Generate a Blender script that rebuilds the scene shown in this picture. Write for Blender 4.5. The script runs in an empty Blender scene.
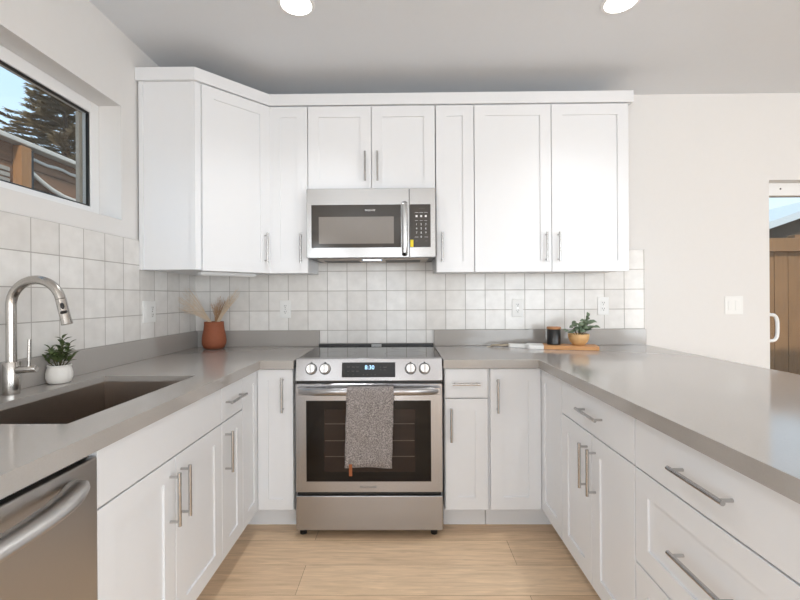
import bpy, bmesh, math, random
from mathutils import Vector, Matrix
random.seed(7)
I = 0.0254
PI = math.pi
scene = bpy.context.scene
COL = scene.collection

# ------------------------------------------------------------------ camera
cam_d = bpy.data.cameras.new('camera')
cam = bpy.data.objects.new('camera', cam_d)
COL.objects.link(cam)
cam.location = (0, -113*I, 48.75*I)
yaw, roll = math.radians(0.6), math.radians(0.34)
cam.rotation_mode = 'QUATERNION'
base = Matrix.Rotation(yaw, 3, 'Z') @ Matrix.Rotation(PI/2, 3, 'X') @ Matrix.Rotation(-roll, 3, 'Z')
cam.rotation_quaternion = base.to_quaternion()
cam_d.sensor_fit = 'HORIZONTAL'
cam_d.sensor_width = 36
cam_d.lens = 36*425/800
cam_d.shift_x = (400-398.55)/800
cam_d.shift_y = -(300-297.53)/800
cam_d.clip_start = 0.02
scene.camera = cam

# ------------------------------------------------------------------ world, sun, daylight fill lamps, exposure
w = bpy.data.worlds.new('sky')
scene.world = w
w.use_nodes = True
nt = w.node_tree
bg = nt.nodes['Background']
tc = nt.nodes.new('ShaderNodeTexCoord')
sx = nt.nodes.new('ShaderNodeSeparateXYZ')
rp = nt.nodes.new('ShaderNodeValToRGB')
nt.links.new(tc.outputs['Generated'], sx.inputs[0])
nt.links.new(sx.outputs['Z'], rp.inputs[0])
nt.links.new(rp.outputs[0], bg.inputs[0])
rp.color_ramp.elements[0].position = 0.0
rp.color_ramp.elements[0].color = (0.80, 0.91, 1.0, 1)
rp.color_ramp.elements[1].position = 0.55
rp.color_ramp.elements[1].color = (0.42, 0.66, 0.95, 1)
bg.inputs[1].default_value = 1.35

sun_d = bpy.data.lights.new('sun', 'SUN')
sun_d.energy = 3.6
sun_d.angle = math.radians(1.0)
sun_d.color = (1.0, 0.93, 0.82)
sun = bpy.data.objects.new('sun', sun_d)
COL.objects.link(sun)
sun.rotation_euler = (math.radians(38), 0, math.radians(28))

def area(name, loc, rot, sx_, sy_, power, color):
    d = bpy.data.lights.new(name, 'AREA')
    d.shape = 'RECTANGLE'
    d.size, d.size_y = sx_*I, sy_*I
    d.energy = power
    d.color = color
    o = bpy.data.objects.new(name, d)
    COL.objects.link(o)
    o.location = Vector(loc)*I
    o.rotation_euler = rot
    return o
# added area lamps at unseen rear and side openings, standing in for daylight
DAY = (0.90, 0.955, 1.0)
area('daylight_rear_door', (-9, -297, 40), (math.radians(90), 0, 0), 30, 76, 30, DAY)
area('fill_rear', (110, -297, 46), (math.radians(90), 0, 0), 100, 64, 86, DAY)
area('fill_right', (205, -230, 46), (math.radians(90), 0, math.radians(90)), 116, 68, 118, DAY)
area('fill_left', (-53, -215, 56), (math.radians(90), 0, math.radians(-90)), 80, 52, 56, DAY)
CAN_POWER = 8.0

scene.view_settings.view_transform = 'Standard'
scene.view_settings.look = 'None'
scene.view_settings.gamma = 1.0
scene.view_settings.exposure = 0.09
scene.view_settings.use_curve_mapping = False

# ------------------------------------------------------------------ materials
def lin(c):
    return tuple(((v/255)/12.92 if v/255 <= 0.04045 else ((v/255+0.055)/1.055)**2.4) for v in c)

def mat(name, rgb, rough=0.5, metal=0.0, var=0.03, scale=30.0, bump=0.0, bscale=None, stretch=None, spec=0.5, aniso=0.0, emit=None, estr=0.0, coat=0.0, hard=0.0):
    m = bpy.data.materials.new(name)
    m.use_nodes = True
    n = m.node_tree
    p = n.nodes['Principled BSDF']
    c = lin(rgb)
    p.inputs['Roughness'].default_value = rough
    p.inputs['Metallic'].default_value = metal
    p.inputs['Specular IOR Level'].default_value = spec
    p.inputs['Coat Weight'].default_value = coat
    p.inputs['Coat Roughness'].default_value = 0.08
    t = n.nodes.new('ShaderNodeTexCoord')
    mp = n.nodes.new('ShaderNodeMapping')
    if stretch: mp.inputs['Scale'].default_value = stretch
    n.links.new(t.outputs['Object'], mp.inputs[0])
    nz = n.nodes.new('ShaderNodeTexNoise')
    nz.inputs['Scale'].default_value = scale
    nz.inputs['Detail'].default_value = 4
    n.links.new(mp.outputs[0], nz.inputs['Vector'])
    mx = n.nodes.new('ShaderNodeMix')
    mx.data_type = 'RGBA'
    n.links.new(nz.outputs['Fac'], mx.inputs['Factor'])
    mx.inputs['A'].default_value = tuple(max(0, v*(1-var)) for v in c)+(1,)
    mx.inputs['B'].default_value = tuple(min(1, v*(1+var)) for v in c)+(1,)
    n.links.new(mx.outputs['Result'], p.inputs['Base Color'])
    if aniso:
        p.inputs['Anisotropic'].default_value = aniso
        tg = n.nodes.new('ShaderNodeTangent')
        tg.direction_type = 'RADIAL'; tg.axis = 'Z'
        p.inputs['Anisotropic Rotation'].default_value = 0.25
        n.links.new(tg.outputs[0], p.inputs['Tangent'])
    if bump:
        b = n.nodes.new('ShaderNodeBump')
        b.inputs['Strength'].default_value = bump
        b.inputs['Distance'].default_value = 0.002
        if bscale:
            nb = n.nodes.new('ShaderNodeTexNoise')
            nb.inputs['Scale'].default_value = bscale
            nb.inputs['Detail'].default_value = 3
            n.links.new(mp.outputs[0], nb.inputs['Vector'])
            n.links.new(nb.outputs['Fac'], b.inputs['Height'])
        else:
            n.links.new(nz.outputs['Fac'], b.inputs['Height'])
        n.links.new(b.outputs[0], p.inputs['Normal'])
    if hard:
        hr = n.nodes.new('ShaderNodeMapRange'); hr.inputs['From Min'].default_value = .5-hard; hr.inputs['From Max'].default_value = .5+hard
        n.links.new(nz.outputs['Fac'], hr.inputs[0]); n.links.new(hr.outputs[0], mx.inputs['Factor'])
    if emit:
        p.inputs['Emission Color'].default_value = lin(emit)+(1,)
        p.inputs['Emission Strength'].default_value = estr
    return m

M = {}
M['cab'] = mat('cabinet_white_paint', (229, 230, 232), 0.38, var=0.008)
M['wall'] = mat('warm_white_wall_paint', (226, 224, 222), 0.85, var=0.012, bump=0.05, bscale=400)
M['ceil'] = mat('ceiling_paint', (226, 229, 233), 0.9, var=0.01)
M['trimw'] = mat('white_vinyl', (238, 238, 238), 0.4, var=0.01)
M['quartz'] = mat('grey_quartz', (168, 163, 158), 0.1, var=0.05, scale=220, spec=0.55)
M['steel'] = mat('brushed_steel', (168, 167, 168), 0.27, 1.0, var=0.05, scale=60, stretch=(1, 1, 40), aniso=0.6)
M['steel2'] = mat('brushed_steel_dishwasher', (190, 187, 184), 0.33, 1.0, var=0.05, scale=60, stretch=(40, 40, 1), aniso=0.5)
M['steel3'] = mat('brushed_steel_microwave', (188, 189, 190), 0.24, 1.0, var=0.05, scale=60, stretch=(1, 1, 40), aniso=0.6)
M['knob'] = mat('polished_knob', (226, 224, 222), 0.22, 1.0, var=0.02)
M['sink'] = mat('sink_steel', (168, 157, 148), 0.38, 1.0, var=0.06, scale=40)
M['nickel'] = mat('satin_nickel', (188, 187, 186), 0.24, 1.0, var=0.03)
M['faucet'] = mat('brushed_nickel', (184, 180, 175), 0.24, 1.0, var=0.03)
M['black'] = mat('black_plastic', (18, 18, 19), 0.35, var=0.05)
M['blackglass'] = mat('black_glass', (9, 10, 12), 0.04, var=0.02, spec=0.42)
M['ovenglass'] = mat('oven_window_glass', (16, 12, 10), 0.08, var=0.1, scale=8, spec=0.3)
M['oveninner'] = mat('dim_oven_interior', (42, 31, 26), 0.1, var=0.35, scale=9, spec=0.3, stretch=(.2, 1, 2))
M['rackreflect'] = mat('rack_reflection_tone', (72, 60, 50), 0.3, var=0.1)
M['mwglass'] = mat('microwave_door_glass', (52, 48, 44), 0.09, var=0.02, spec=0.6)
M['mwwin'] = mat('microwave_window_mesh', (122, 116, 110), 0.12, var=0.02, spec=0.7)
M['mwkey'] = mat('keypad_panel', (58, 53, 48), 0.25, var=0.02)
M['print'] = mat('white_print', (225, 225, 225), 0.5, var=0.01)
M['greyprint'] = mat('grey_print', (110, 106, 102), 0.5, var=0.01)
M['yellow'] = mat('yellow_sticker', (238, 214, 30), 0.5, var=0.02)
M['led'] = mat('blue_white_display', (190, 225, 255), 0.4, emit=(150, 205, 255), estr=1.2)
M['hoodled'] = mat('hood_lamp', (220, 235, 255), 0.4, emit=(190, 220, 255), estr=3.0)
M['canlens'] = mat('lamp_lens', (255, 255, 255), 0.4, emit=(255, 250, 243), estr=6.0)
M['towel'] = mat('grey_terry', (138, 131, 128), 0.95, var=0.5, scale=230, bump=1.0, bscale=260, hard=.1)
M['leather'] = mat('leather_tag', (150, 84, 42), 0.6, var=0.15)
M['terra'] = mat('terracotta', (150, 85, 57), 0.7, var=0.12, scale=60, bump=0.1)
M['pampas'] = mat('dried_grass_beige', (214, 194, 170), 0.9, var=0.15, scale=80)
M['pampas2'] = mat('dried_grass_brown', (190, 154, 120), 0.9, var=0.2, scale=80)
M['potw'] = mat('white_stoneware', (232, 228, 222), 0.55, var=0.05, scale=40, bump=0.15, bscale=120)
M['soil'] = mat('potting_soil', (60, 45, 34), 0.95, var=0.4, scale=200, bump=0.8)
M['leaf'] = mat('dark_green_leaf', (88, 102, 62), 0.42, var=0.35, scale=40)
M['leafpale'] = mat('grey_green_leaf', (110, 126, 102), 0.5, var=0.4, scale=40)
M['stem'] = mat('plant_stem', (92, 84, 54), 0.7, var=0.2)
M['board'] = mat('acacia_wood', (204, 150, 98), 0.45, var=0.28, scale=14, stretch=(1, 14, 6))
M['bowl'] = mat('light_wood_bowl', (220, 178, 124), 0.5, var=0.16, scale=16, stretch=(1, 1, 8))
M['lid'] = mat('wooden_lid', (188, 134, 92), 0.5, var=0.15, scale=20, stretch=(1, 8, 1))
M['candle'] = mat('black_jar_glaze', (26, 26, 27), 0.3, var=0.05)
M['boardwhite'] = mat('white_board_paint', (236, 236, 234), 0.4, var=0.02)
M['cord'] = mat('jute_cord', (196, 182, 160), 0.9, var=0.2, scale=150)
M['plate'] = mat('white_plate_plastic', (236, 236, 234), 0.35, var=0.01)
M['slot'] = mat('dark_slot', (70, 68, 66), 0.5, var=0.02)
M['fence'] = mat('cedar_boards', (134, 97, 62), 0.75, var=0.35, scale=5, stretch=(10, 10, 0.8))
M['fenceh'] = mat('weathered_brown_boards', (128, 92, 66), 0.8, var=0.35, scale=5, stretch=(10, 0.8, 10))
M['fencepost'] = mat('orange_brown_post', (164, 116, 74), 0.8, var=0.25, scale=6, stretch=(10, 10, 1))
M['caprail'] = mat('bleached_cap_rail', (206, 196, 184), 0.8, var=0.15, scale=10)
M['lattice'] = mat('grey_lattice', (168, 158, 146), 0.8, var=0.2, scale=20)
M['darkpost'] = mat('dark_metal_post', (40, 36, 34), 0.5, var=0.05)
M['needle'] = mat('conifer_needles', (124, 106, 78), 0.9, var=0.4, scale=6)
M['bark'] = mat('conifer_bark', (88, 68, 52), 0.9, var=0.3, scale=20)
M['ground'] = mat('bare_soil', (120, 104, 84), 0.95, var=0.3, scale=3)
M['roofw'] = mat('pale_roof_metal', (200, 202, 203), 0.5, var=0.04)
M['darkwall'] = mat('dark_brown_siding', (74, 60, 48), 0.8, var=0.2, scale=6)

def floor_mat():
    m = bpy.data.materials.new('light_oak_planks')
    m.use_nodes = True
    n = m.node_tree; p = n.nodes['Principled BSDF']
    t = n.nodes.new('ShaderNodeTexCoord')
    mp0 = n.nodes.new('ShaderNodeMapping'); mp0.inputs['Location'].default_value = (0.457, 0.103, 0)
    n.links.new(t.outputs['Object'], mp0.inputs[0])
    br = n.nodes.new('ShaderNodeTexBrick')
    br.offset = 0.37; br.offset_frequency = 2
    br.inputs['Scale'].default_value = 1.0
    br.inputs['Brick Width'].default_value = 1.55
    br.inputs['Row Height'].default_value = 0.2
    br.inputs['Mortar Size'].default_value = 0.0009
    br.inputs['Mortar Smooth'].default_value = 0.0
    br.inputs['Bias'].default_value = 0.0
    br.inputs['Color1'].default_value = lin((212, 179, 145))+(1,)
    br.inputs['Color2'].default_value = lin((235, 207, 174))+(1,)
    br.inputs['Mortar'].default_value = lin((138, 104, 74))+(1,)
    n.links.new(mp0.outputs[0], br.inputs['Vector'])
    mp = n.nodes.new('ShaderNodeMapping'); mp.inputs['Scale'].default_value = (1.3, 16, 1)
    n.links.new(t.outputs['Object'], mp.inputs[0])
    nz = n.nodes.new('ShaderNodeTexNoise')
    nz.inputs['Scale'].default_value = 3.5; nz.inputs['Detail'].default_value = 8
    nz.inputs['Roughness'].default_value = 0.62; nz.inputs['Distortion'].default_value = 0.8
    n.links.new(mp.outputs[0], nz.inputs['Vector'])
    cr = n.nodes.new('ShaderNodeValToRGB')
    cr.color_ramp.elements[0].position = 0.30; cr.color_ramp.elements[0].color = (0.70, 0.66, 0.61, 1)
    cr.color_ramp.elements[1].position = 0.68; cr.color_ramp.elements[1].color = (1.08, 1.07, 1.06, 1)
    n.links.new(nz.outputs['Fac'], cr.inputs[0])
    mx = n.nodes.new('ShaderNodeMix'); mx.data_type = 'RGBA'; mx.blend_type = 'MULTIPLY'
    mx.inputs['Factor'].default_value = 0.8
    n.links.new(br.outputs['Color'], mx.inputs['A']); n.links.new(cr.outputs[0], mx.inputs['B'])
    # knots
    vo = n.nodes.new('ShaderNodeTexVoronoi'); vo.inputs['Scale'].default_value = 1.0
    mpk = n.nodes.new('ShaderNodeMapping'); mpk.inputs['Scale'].default_value = (2.1, 4.2, 1)
    n.links.new(t.outputs['Object'], mpk.inputs[0]); n.links.new(mpk.outputs[0], vo.inputs['Vector'])
    kr = n.nodes.new('ShaderNodeValToRGB')
    kr.color_ramp.elements[0].position = 0.02; kr.color_ramp.elements[0].color = (0.30, 0.22, 0.16, 1)
    kr.color_ramp.elements[1].position = 0.055; kr.color_ramp.elements[1].color = (1, 1, 1, 1)
    n.links.new(vo.outputs['Distance'], kr.inputs[0])
    mk = n.nodes.new('ShaderNodeMix'); mk.data_type = 'RGBA'; mk.blend_type = 'MULTIPLY'
    mk.inputs['Factor'].default_value = 0.75
    n.links.new(mx.outputs['Result'], mk.inputs['A']); n.links.new(kr.outputs[0], mk.inputs['B'])
    n.links.new(mk.outputs['Result'], p.inputs['Base Color'])
    p.inputs['Roughness'].default_value = 0.42
    b = n.nodes.new('ShaderNodeBump'); b.inputs['Strength'].default_value = 0.15; b.inputs['Distance'].default_value = 0.002
    n.links.new(nz.outputs['Fac'], b.inputs['Height']); n.links.new(b.outputs[0], p.inputs['Normal'])
    return m
M['floor'] = floor_mat()

def tile_mat():
    m = bpy.data.materials.new('cream_square_tile')
    m.use_nodes = True
    n = m.node_tree; p = n.nodes['Principled BSDF']
    uv = n.nodes.new('ShaderNodeUVMap'); uv.uv_map = 'tile'
    br = n.nodes.new('ShaderNodeTexBrick')
    br.offset = 0.0; br.squash = 1.0
    br.inputs['Scale'].default_value = 1.0
    br.inputs['Brick Width'].default_value = 1.0
    br.inputs['Row Height'].default_value = 1.0
    br.inputs['Mortar Size'].default_value = 0.017
    br.inputs['Mortar Smooth'].default_value = 0.25
    br.inputs['Bias'].default_value = 0.0
    br.inputs['Color1'].default_value = lin((222, 219, 215))+(1,)
    br.inputs['Color2'].default_value = lin((234, 232, 229))+(1,)
    br.inputs['Mortar'].default_value = lin((172, 167, 161))+(1,)
    n.links.new(uv.outputs[0], br.inputs['Vector'])
    nz = n.nodes.new('ShaderNodeTexNoise'); nz.inputs['Scale'].default_value = 2.2; nz.inputs['Detail'].default_value = 5
    n.links.new(uv.outputs[0], nz.inputs['Vector'])
    cr = n.nodes.new('ShaderNodeValToRGB')
    cr.color_ramp.elements[0].position = 0.3; cr.color_ramp.elements[0].color = (0.93, 0.925, 0.92, 1)
    cr.color_ramp.elements[1].position = 0.7; cr.color_ramp.elements[1].color = (1.03, 1.03, 1.03, 1)
    n.links.new(nz.outputs['Fac'], cr.inputs[0])
    mx = n.nodes.new('ShaderNodeMix'); mx.data_type = 'RGBA'; mx.blend_type = 'MULTIPLY'; mx.inputs['Factor'].default_value = 1.0
    n.links.new(br.outputs['Color'], mx.inputs['A']); n.links.new(cr.outputs[0], mx.inputs['B'])
    n.links.new(mx.outputs['Result'], p.inputs['Base Color'])
    rr = n.nodes.new('ShaderNodeMapRange')
    rr.inputs['To Min'].default_value = 0.2; rr.inputs['To Max'].default_value = 0.85
    n.links.new(br.outputs['Fac'], rr.inputs[0]); n.links.new(rr.outputs[0], p.inputs['Roughness'])
    ad = n.nodes.new('ShaderNodeMath'); ad.operation = 'MULTIPLY_ADD'
    ad.inputs[1].default_value = -1.0
    n.links.new(br.outputs['Fac'], ad.inputs[0])
    n2 = n.nodes.new('ShaderNodeMath'); n2.operation = 'MULTIPLY'; n2.inputs[1].default_value = 0.5
    n.links.new(nz.outputs['Fac'], n2.inputs[0]); n.links.new(n2.outputs[0], ad.inputs[2])
    b = n.nodes.new('ShaderNodeBump'); b.inputs['Strength'].default_value = 0.5; b.inputs['Distance'].default_value = 0.0015
    n.links.new(ad.outputs[0], b.inputs['Height']); n.links.new(b.outputs[0], p.inputs['Normal'])
    return m
M['tile'] = tile_mat()

def glass_mat():
    m = bpy.data.materials.new('window_glass')
    m.use_nodes = True
    n = m.node_tree
    for x in list(n.nodes): n.nodes.remove(x)
    o = n.nodes.new('ShaderNodeOutputMaterial')
    tr = n.nodes.new('ShaderNodeBsdfTransparent'); tr.inputs[0].default_value = (0.93, 0.95, 0.95, 1)
    gl = n.nodes.new('ShaderNodeBsdfGlossy'); gl.inputs['Roughness'].default_value = 0.02
    lw = n.nodes.new('ShaderNodeLayerWeight'); lw.inputs[0].default_value = 0.5
    pw = n.nodes.new('ShaderNodeMath'); pw.operation = 'POWER'; pw.inputs[1].default_value = 4.0
    fr = n.nodes.new('ShaderNodeMath'); fr.operation = 'MULTIPLY_ADD'; fr.inputs[1].default_value = 0.35; fr.inputs[2].default_value = 0.03
    n.links.new(lw.outputs['Facing'], pw.inputs[0]); n.links.new(pw.outputs[0], fr.inputs[0])
    nz = n.nodes.new('ShaderNodeTexNoise'); nz.inputs['Scale'].default_value = 1.5
    bp = n.nodes.new('ShaderNodeBump'); bp.inputs['Strength'].default_value = 0.003
    n.links.new(nz.outputs['Fac'], bp.inputs['Height']); n.links.new(bp.outputs[0], gl.inputs['Normal'])
    mx = n.nodes.new('ShaderNodeMixShader')
    n.links.new(fr.outputs[0], mx.inputs[0]); n.links.new(tr.outputs[0], mx.inputs[1]); n.links.new(gl.outputs[0], mx.inputs[2])
    n.links.new(mx.outputs[0], o.inputs[0])
    return m
M['glass'] = glass_mat()

# ------------------------------------------------------------------ mesh helpers (all in inches)
class MB:
    def __init__(self): self.bm = bmesh.new()
    def box(self, x0, x1, y0, y1, z0, z1, bev=0.0, rot=None, seg=1):
        r = bmesh.ops.create_cube(self.bm, size=1)
        vs = r['verts']
        for v in vs:
            v.co = Vector((x0+(v.co.x+.5)*(x1-x0), y0+(v.co.y+.5)*(y1-y0), z0+(v.co.z+.5)*(z1-z0)))
        if bev:
            es = list({e for v in vs for e in v.link_edges})
            r2 = bmesh.ops.bevel(self.bm, geom=es, offset=bev, segments=seg, affect='EDGES', profile=0.5)
            vs = list({v for f in r2['faces'] for v in f.verts} | {v for v in vs if v.is_valid})
        if rot is not None:
            for v in vs: v.co = rot @ v.co
        return vs
    def cyl(self, p0, p1, r0, r1=None, n=20, cap=True):
        if r1 is None: r1 = r0
        self.tube([p0, p1], [r0, r1], n, cap)
    def tube(self, pts, rad, n=14, cap=True, flat=None):
        """sweep a circle; flat=(a,b) scales the two section axes"""
        pts = [Vector(p) for p in pts]
        if not hasattr(rad, '__len__'): rad = [rad]*len(pts)
        rings = []
        prev = None
        for i, p in enumerate(pts):
            if i == 0: t = pts[1]-p
            elif i == len(pts)-1: t = p-pts[i-1]
            else: t = pts[i+1]-pts[i-1]
            t.normalize()
            if prev is None:
                a = Vector((0, 0, 1)) if abs(t.z) < 0.9 else Vector((0, 1, 0))
                u = t.cross(a).normalized()
            else:
                u = (prev-t*prev.dot(t)).normalized()
            v = t.cross(u).normalized()
            prev = u
            fa, fb = flat or (1, 1)
            rings.append([self.bm.verts.new(p+u*math.cos(2*PI*k/n)*rad[i]*fa+v*math.sin(2*PI*k/n)*rad[i]*fb) for k in range(n)])
        for a, b in zip(rings, rings[1:]):
            for k in range(n):
                self.bm.faces.new((a[k], a[(k+1) % n], b[(k+1) % n], b[k]))
        if cap:
            self.bm.faces.new(rings[0][::-1]); self.bm.faces.new(rings[-1])
    def lathe(self, prof, c=(0, 0, 0), n=40):
        """prof = [(r,z)...]; first/last r 0 closes"""
        c = Vector(c); rings = []
        for r, z in prof:
            if r < 1e-6: rings.append([self.bm.verts.new(c+Vector((0, 0, z)))])
            else: rings.append([self.bm.verts.new(c+Vector((r*math.cos(2*PI*k/n), r*math.sin(2*PI*k/n), z))) for k in range(n)])
        for a, b in zip(rings, rings[1:]):
            for k in range(n):
                k2 = (k+1) % n
                if len(a) == 1 and len(b) == 1: continue
                if len(a) == 1: self.bm.faces.new((a[0], b[k2], b[k]))
                elif len(b) == 1: self.bm.faces.new((a[k], a[k2], b[0]))
                else: self.bm.faces.new((a[k], a[k2], b[k2], b[k]))
    def prism(self, poly, z0, z1):
        a = [self.bm.verts.new((x, y, z0)) for x, y in poly]
        b = [self.bm.verts.new((x, y, z1)) for x, y in poly]
        n = len(poly)
        for k in range(n): self.bm.faces.new((a[k], a[(k+1) % n], b[(k+1) % n], b[k]))
        self.bm.faces.new(a[::-1]); self.bm.faces.new(b)
    def extrude_poly(self, pts, vec):
        a = [self.bm.verts.new(Vector(p)) for p in pts]
        b = [self.bm.verts.new(Vector(p)+Vector(vec)) for p in pts]
        n = len(pts)
        for k in range(n): self.bm.faces.new((a[k], a[(k+1) % n], b[(k+1) % n], b[k]))
        self.bm.faces.new(a[::-1]); self.bm.faces.new(b)
    def grid_prism(self, xs, ys, fill, z0, z1):
        vb, vt = {}, {}
        def g(d, i, j, z):
            if (i, j) not in d: d[(i, j)] = self.bm.verts.new((xs[i], ys[j], z))
            return d[(i, j)]
        nx, ny = len(xs)-1, len(ys)-1
        F = lambda i, j: 0 <= i < nx and 0 <= j < ny and fill((xs[i]+xs[i+1])/2, (ys[j]+ys[j+1])/2)
        for i in range(nx):
            for j in range(ny):
                if not F(i, j): continue
                c = [(i, j), (i+1, j), (i+1, j+1), (i, j+1)]
                self.bm.faces.new([g(vt, *k, z1) for k in c])
                self.bm.faces.new([g(vb, *k, z0) for k in c][::-1])
                for (a, b, di, dj) in ((c[0], c[1], 0, -1), (c[1], c[2], 1, 0), (c[2], c[3], 0, 1), (c[3], c[0], -1, 0)):
                    if not F(i+di, j+dj):
                        self.bm.faces.new([g(vb, *a, z0), g(vb, *b, z0), g(vt, *b, z1), g(vt, *a, z1)])
    def build(self, name, m, parent=None, smooth=None, loc=None, bevel=None):
        bm = self.bm
        bmesh.ops.recalc_face_normals(bm, faces=bm.faces)
        for v in bm.verts: v.co *= I
        me = bpy.data.meshes.new(name)
        bm.to_mesh(me); bm.free()
        me.materials.append(m)
        if smooth:
            for p in me.polygons: p.use_smooth = True
            try: me.set_sharp_from_angle(angle=math.radians(smooth))
            except Exception: pass
        o = bpy.data.objects.new(name, me)
        COL.objects.link(o)
        if parent: o.parent = parent
        if loc: o.location = Vector(loc)*I
        if bevel:
            b = o.modifiers.new('bevel', 'BEVEL'); b.width = bevel*I; b.segments = 2; b.limit_method = 'ANGLE'
            b.angle_limit = math.radians(40)
        return o

def tag(o, label, cat, group=None):
    o['label'] = label; o['category'] = cat
    if group: o['group'] = group
    return o
def thing(name, label, cat, loc=(0, 0, 0), rz=0, group=None):
    o = bpy.data.objects.new(name, None)
    o.empty_display_size = 0.05
    COL.objects.link(o)
    o.location = Vector(loc)*I
    o.rotation_euler = (0, 0, math.radians(rz))
    return tag(o, label, cat, group)
def struct(o):
    o['kind'] = 'structure'; return o
def copy_tree(o, parent=None):
    c = o.copy(); COL.objects.link(c)
    if parent: c.parent = parent
    for ch in list(o.children): copy_tree(ch, c)
    return c

def text(s, size, loc, m, parent, name='lettering', rot=(PI/2, 0, 0), align='CENTER', ext=0.01, sx_=1.0):
    cu = bpy.data.curves.new(name, 'FONT')
    cu.body = s; cu.size = size*I; cu.align_x = align; cu.align_y = 'CENTER'; cu.extrude = ext*I
    tmp = bpy.data.objects.new(name, cu)
    COL.objects.link(tmp)
    bpy.context.view_layer.update()
    me = bpy.data.meshes.new_from_object(tmp.evaluated_get(bpy.context.evaluated_depsgraph_get()))
    bpy.data.objects.remove(tmp)
    me.materials.clear(); me.materials.append(m)
    o = bpy.data.objects.new(name, me); COL.objects.link(o)
    o.parent = parent; o.location = Vector(loc)*I; o.rotation_euler = rot; o.scale = (sx_, 1, 1)
    return o

# ------------------------------------------------------------------ the room
LX = -55.6; CZ = 102.0; REAR = -300; RX = 208
b = MB(); b.box(LX-7, RX+6, REAR-6, 6, -2, 0); struct(b.build('floor', M['floor']))
b = MB(); b.box(LX-7, RX+6, REAR-6, 6, CZ, CZ+6); struct(b.build('ceiling', M['ceil']))
# left wall with the window opening
WY0, WY1, WZ0, WZ1 = -77.0, -29.44, 64.4, 87.0
b = MB()
ys = [REAR-6, -255, -175, WY0, WY1, 6]; zs = [0, 30, WZ0, 82, WZ1, CZ]
def wall_grid(mb, axis, ks, zs, hole, t0, t1):
    """wall in the plane of axis ('x': constant x) built as one skin with openings"""
    before = set(mb.bm.verts)
    mb.grid_prism(ks, zs, lambda a, c: not hole(a, c), t0, t1)
    for v in mb.bm.verts:
        if v in before: continue
        k, z, t = v.co
        v.co = Vector((t, k, z)) if axis == 'x' else Vector((k, t, z))
wall_grid(b, 'x', ys, zs, lambda k, z: (WY0 < k < WY1 and WZ0 < z < WZ1) or (-255 < k < -175 and 30 < z < 82), LX-7, LX)
struct(b.build('wall_left', M['wall']))
DX0, DX1, DZ = 96.6, 168.6, 79.1
b = MB()
wall_grid(b, 'y', [LX, DX0, DX1, RX], [0, DZ, CZ], lambda k, z: DX0 < k < DX1 and z < DZ, 0, 6)
wall_back = struct(b.build('wall_back', M['wall']))
b = MB()
wall_grid(b, 'y', [LX, -24, 6, 60, 160, RX], [0, 12, 82, 92, CZ], lambda k, z: (-24 < k < 6 and z < 82) or (60 < k < 160 and 12 < z < 92), REAR-6, REAR)
struct(b.build('wall_rear', M['wall']))
b = MB()
wall_grid(b, 'x', [REAR, -290, -170, 6], [0, 10, 92, CZ], lambda k, z: -290 < k < -170 and 10 < z < 92, RX, RX+6)
struct(b.build('wall_right', M['wall']))

def window(name, label, axis, k0, k1, z0, z1, t, fw=2.2, parent=None, mullions=()):
    """vinyl frame + pane; t = plane (inside face), frame 2 in deep outwards"""
    s = -1 if axis == 'x-' else 1
    def bx(mb, a0, a1, c0, c1, d0, d1):
        p0, p1 = t+s*d0, t+s*d1
        lo, hi = min(p0, p1), max(p0, p1)
        if axis[0] == 'x': mb.box(lo, hi, a0, a1, c0, c1, 0.08)
        elif axis == 'y': mb.box(a0, a1, lo, hi, c0, c1, 0.08)
        else: mb.box(a0, a1, t-d1, t-d0, c0, c1, 0.08)
    f = MB()
    e = 0.02
    bx(f, k0+e, k0+fw, z0+e, z1-e, 0, 2); bx(f, k1-fw, k1-e, z0+e, z1-e, 0, 2)
    bx(f, k0+fw, k1-fw, z0+e, z0+fw, 0, 2); bx(f, k0+fw, k1-fw, z1-fw, z1-e, 0, 2)
    for k in mullions: bx(f, k-1.2, k+1.2, z0+fw, z1-fw, 0, 2)
    fr = struct(f.build(name, M['trimw']))
    g = MB()
    for (a, b_) in zip([k0+fw]+[k+1.2 for k in mullions], [k-1.2 for k in mullions]+[k1-fw]):
        bx(g, a+.02, b_-.02, z0+fw+.02, z1-fw-.02, 0.9, 1.1)
    g.build('window_pane', M['glass'], fr)
    return fr, bx
win1, bx1 = window('window_1', '', 'x-', WY0, WY1, WZ0, WZ1, -60.0)
# black gasket and the sliding-sash stile of the kitchen window
gk = MB()
k0, k1, z0, z1 = WY0+2.2, WY1-2.2, WZ0+2.2, WZ1-2.2
bx1(gk, k0, k1, z1-.3, z1, 0.25, 0.85); bx1(gk, k1-.35, k1, z0, z1-.3, 0.25, 0.85); bx1(gk, k0, k1, z0, z0+.3, 0.25, 0.85)
gk.build('window_gasket', M['black'], win1)
gs = MB(); bx1(gs, k1-1.5, k1-.6, z0+.3, z1-.3, 1.15, 1.9); gs.build('sash_stile', M['lattice'], win1)
window('window_2', '', 'y-', 60, 160, 12, 92, REAR, 3.0, mullions=(110,))  # unseen window, added to carry the rear fill lamp
window('door_2', '', 'y-', -24, 6, 0, 82, REAR, 4.0)
window('window_4', '', 'x-', -255, -175, 30, 82, LX-3, 3.0)  # unseen window, added so both cabinet runs are lit evenly
window('window_3', '', 'x', -290, -170, 10, 92, RX, 3.0, mullions=(-230,))  # unseen window, added for side fill and kept out of the door pane's reflection

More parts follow.
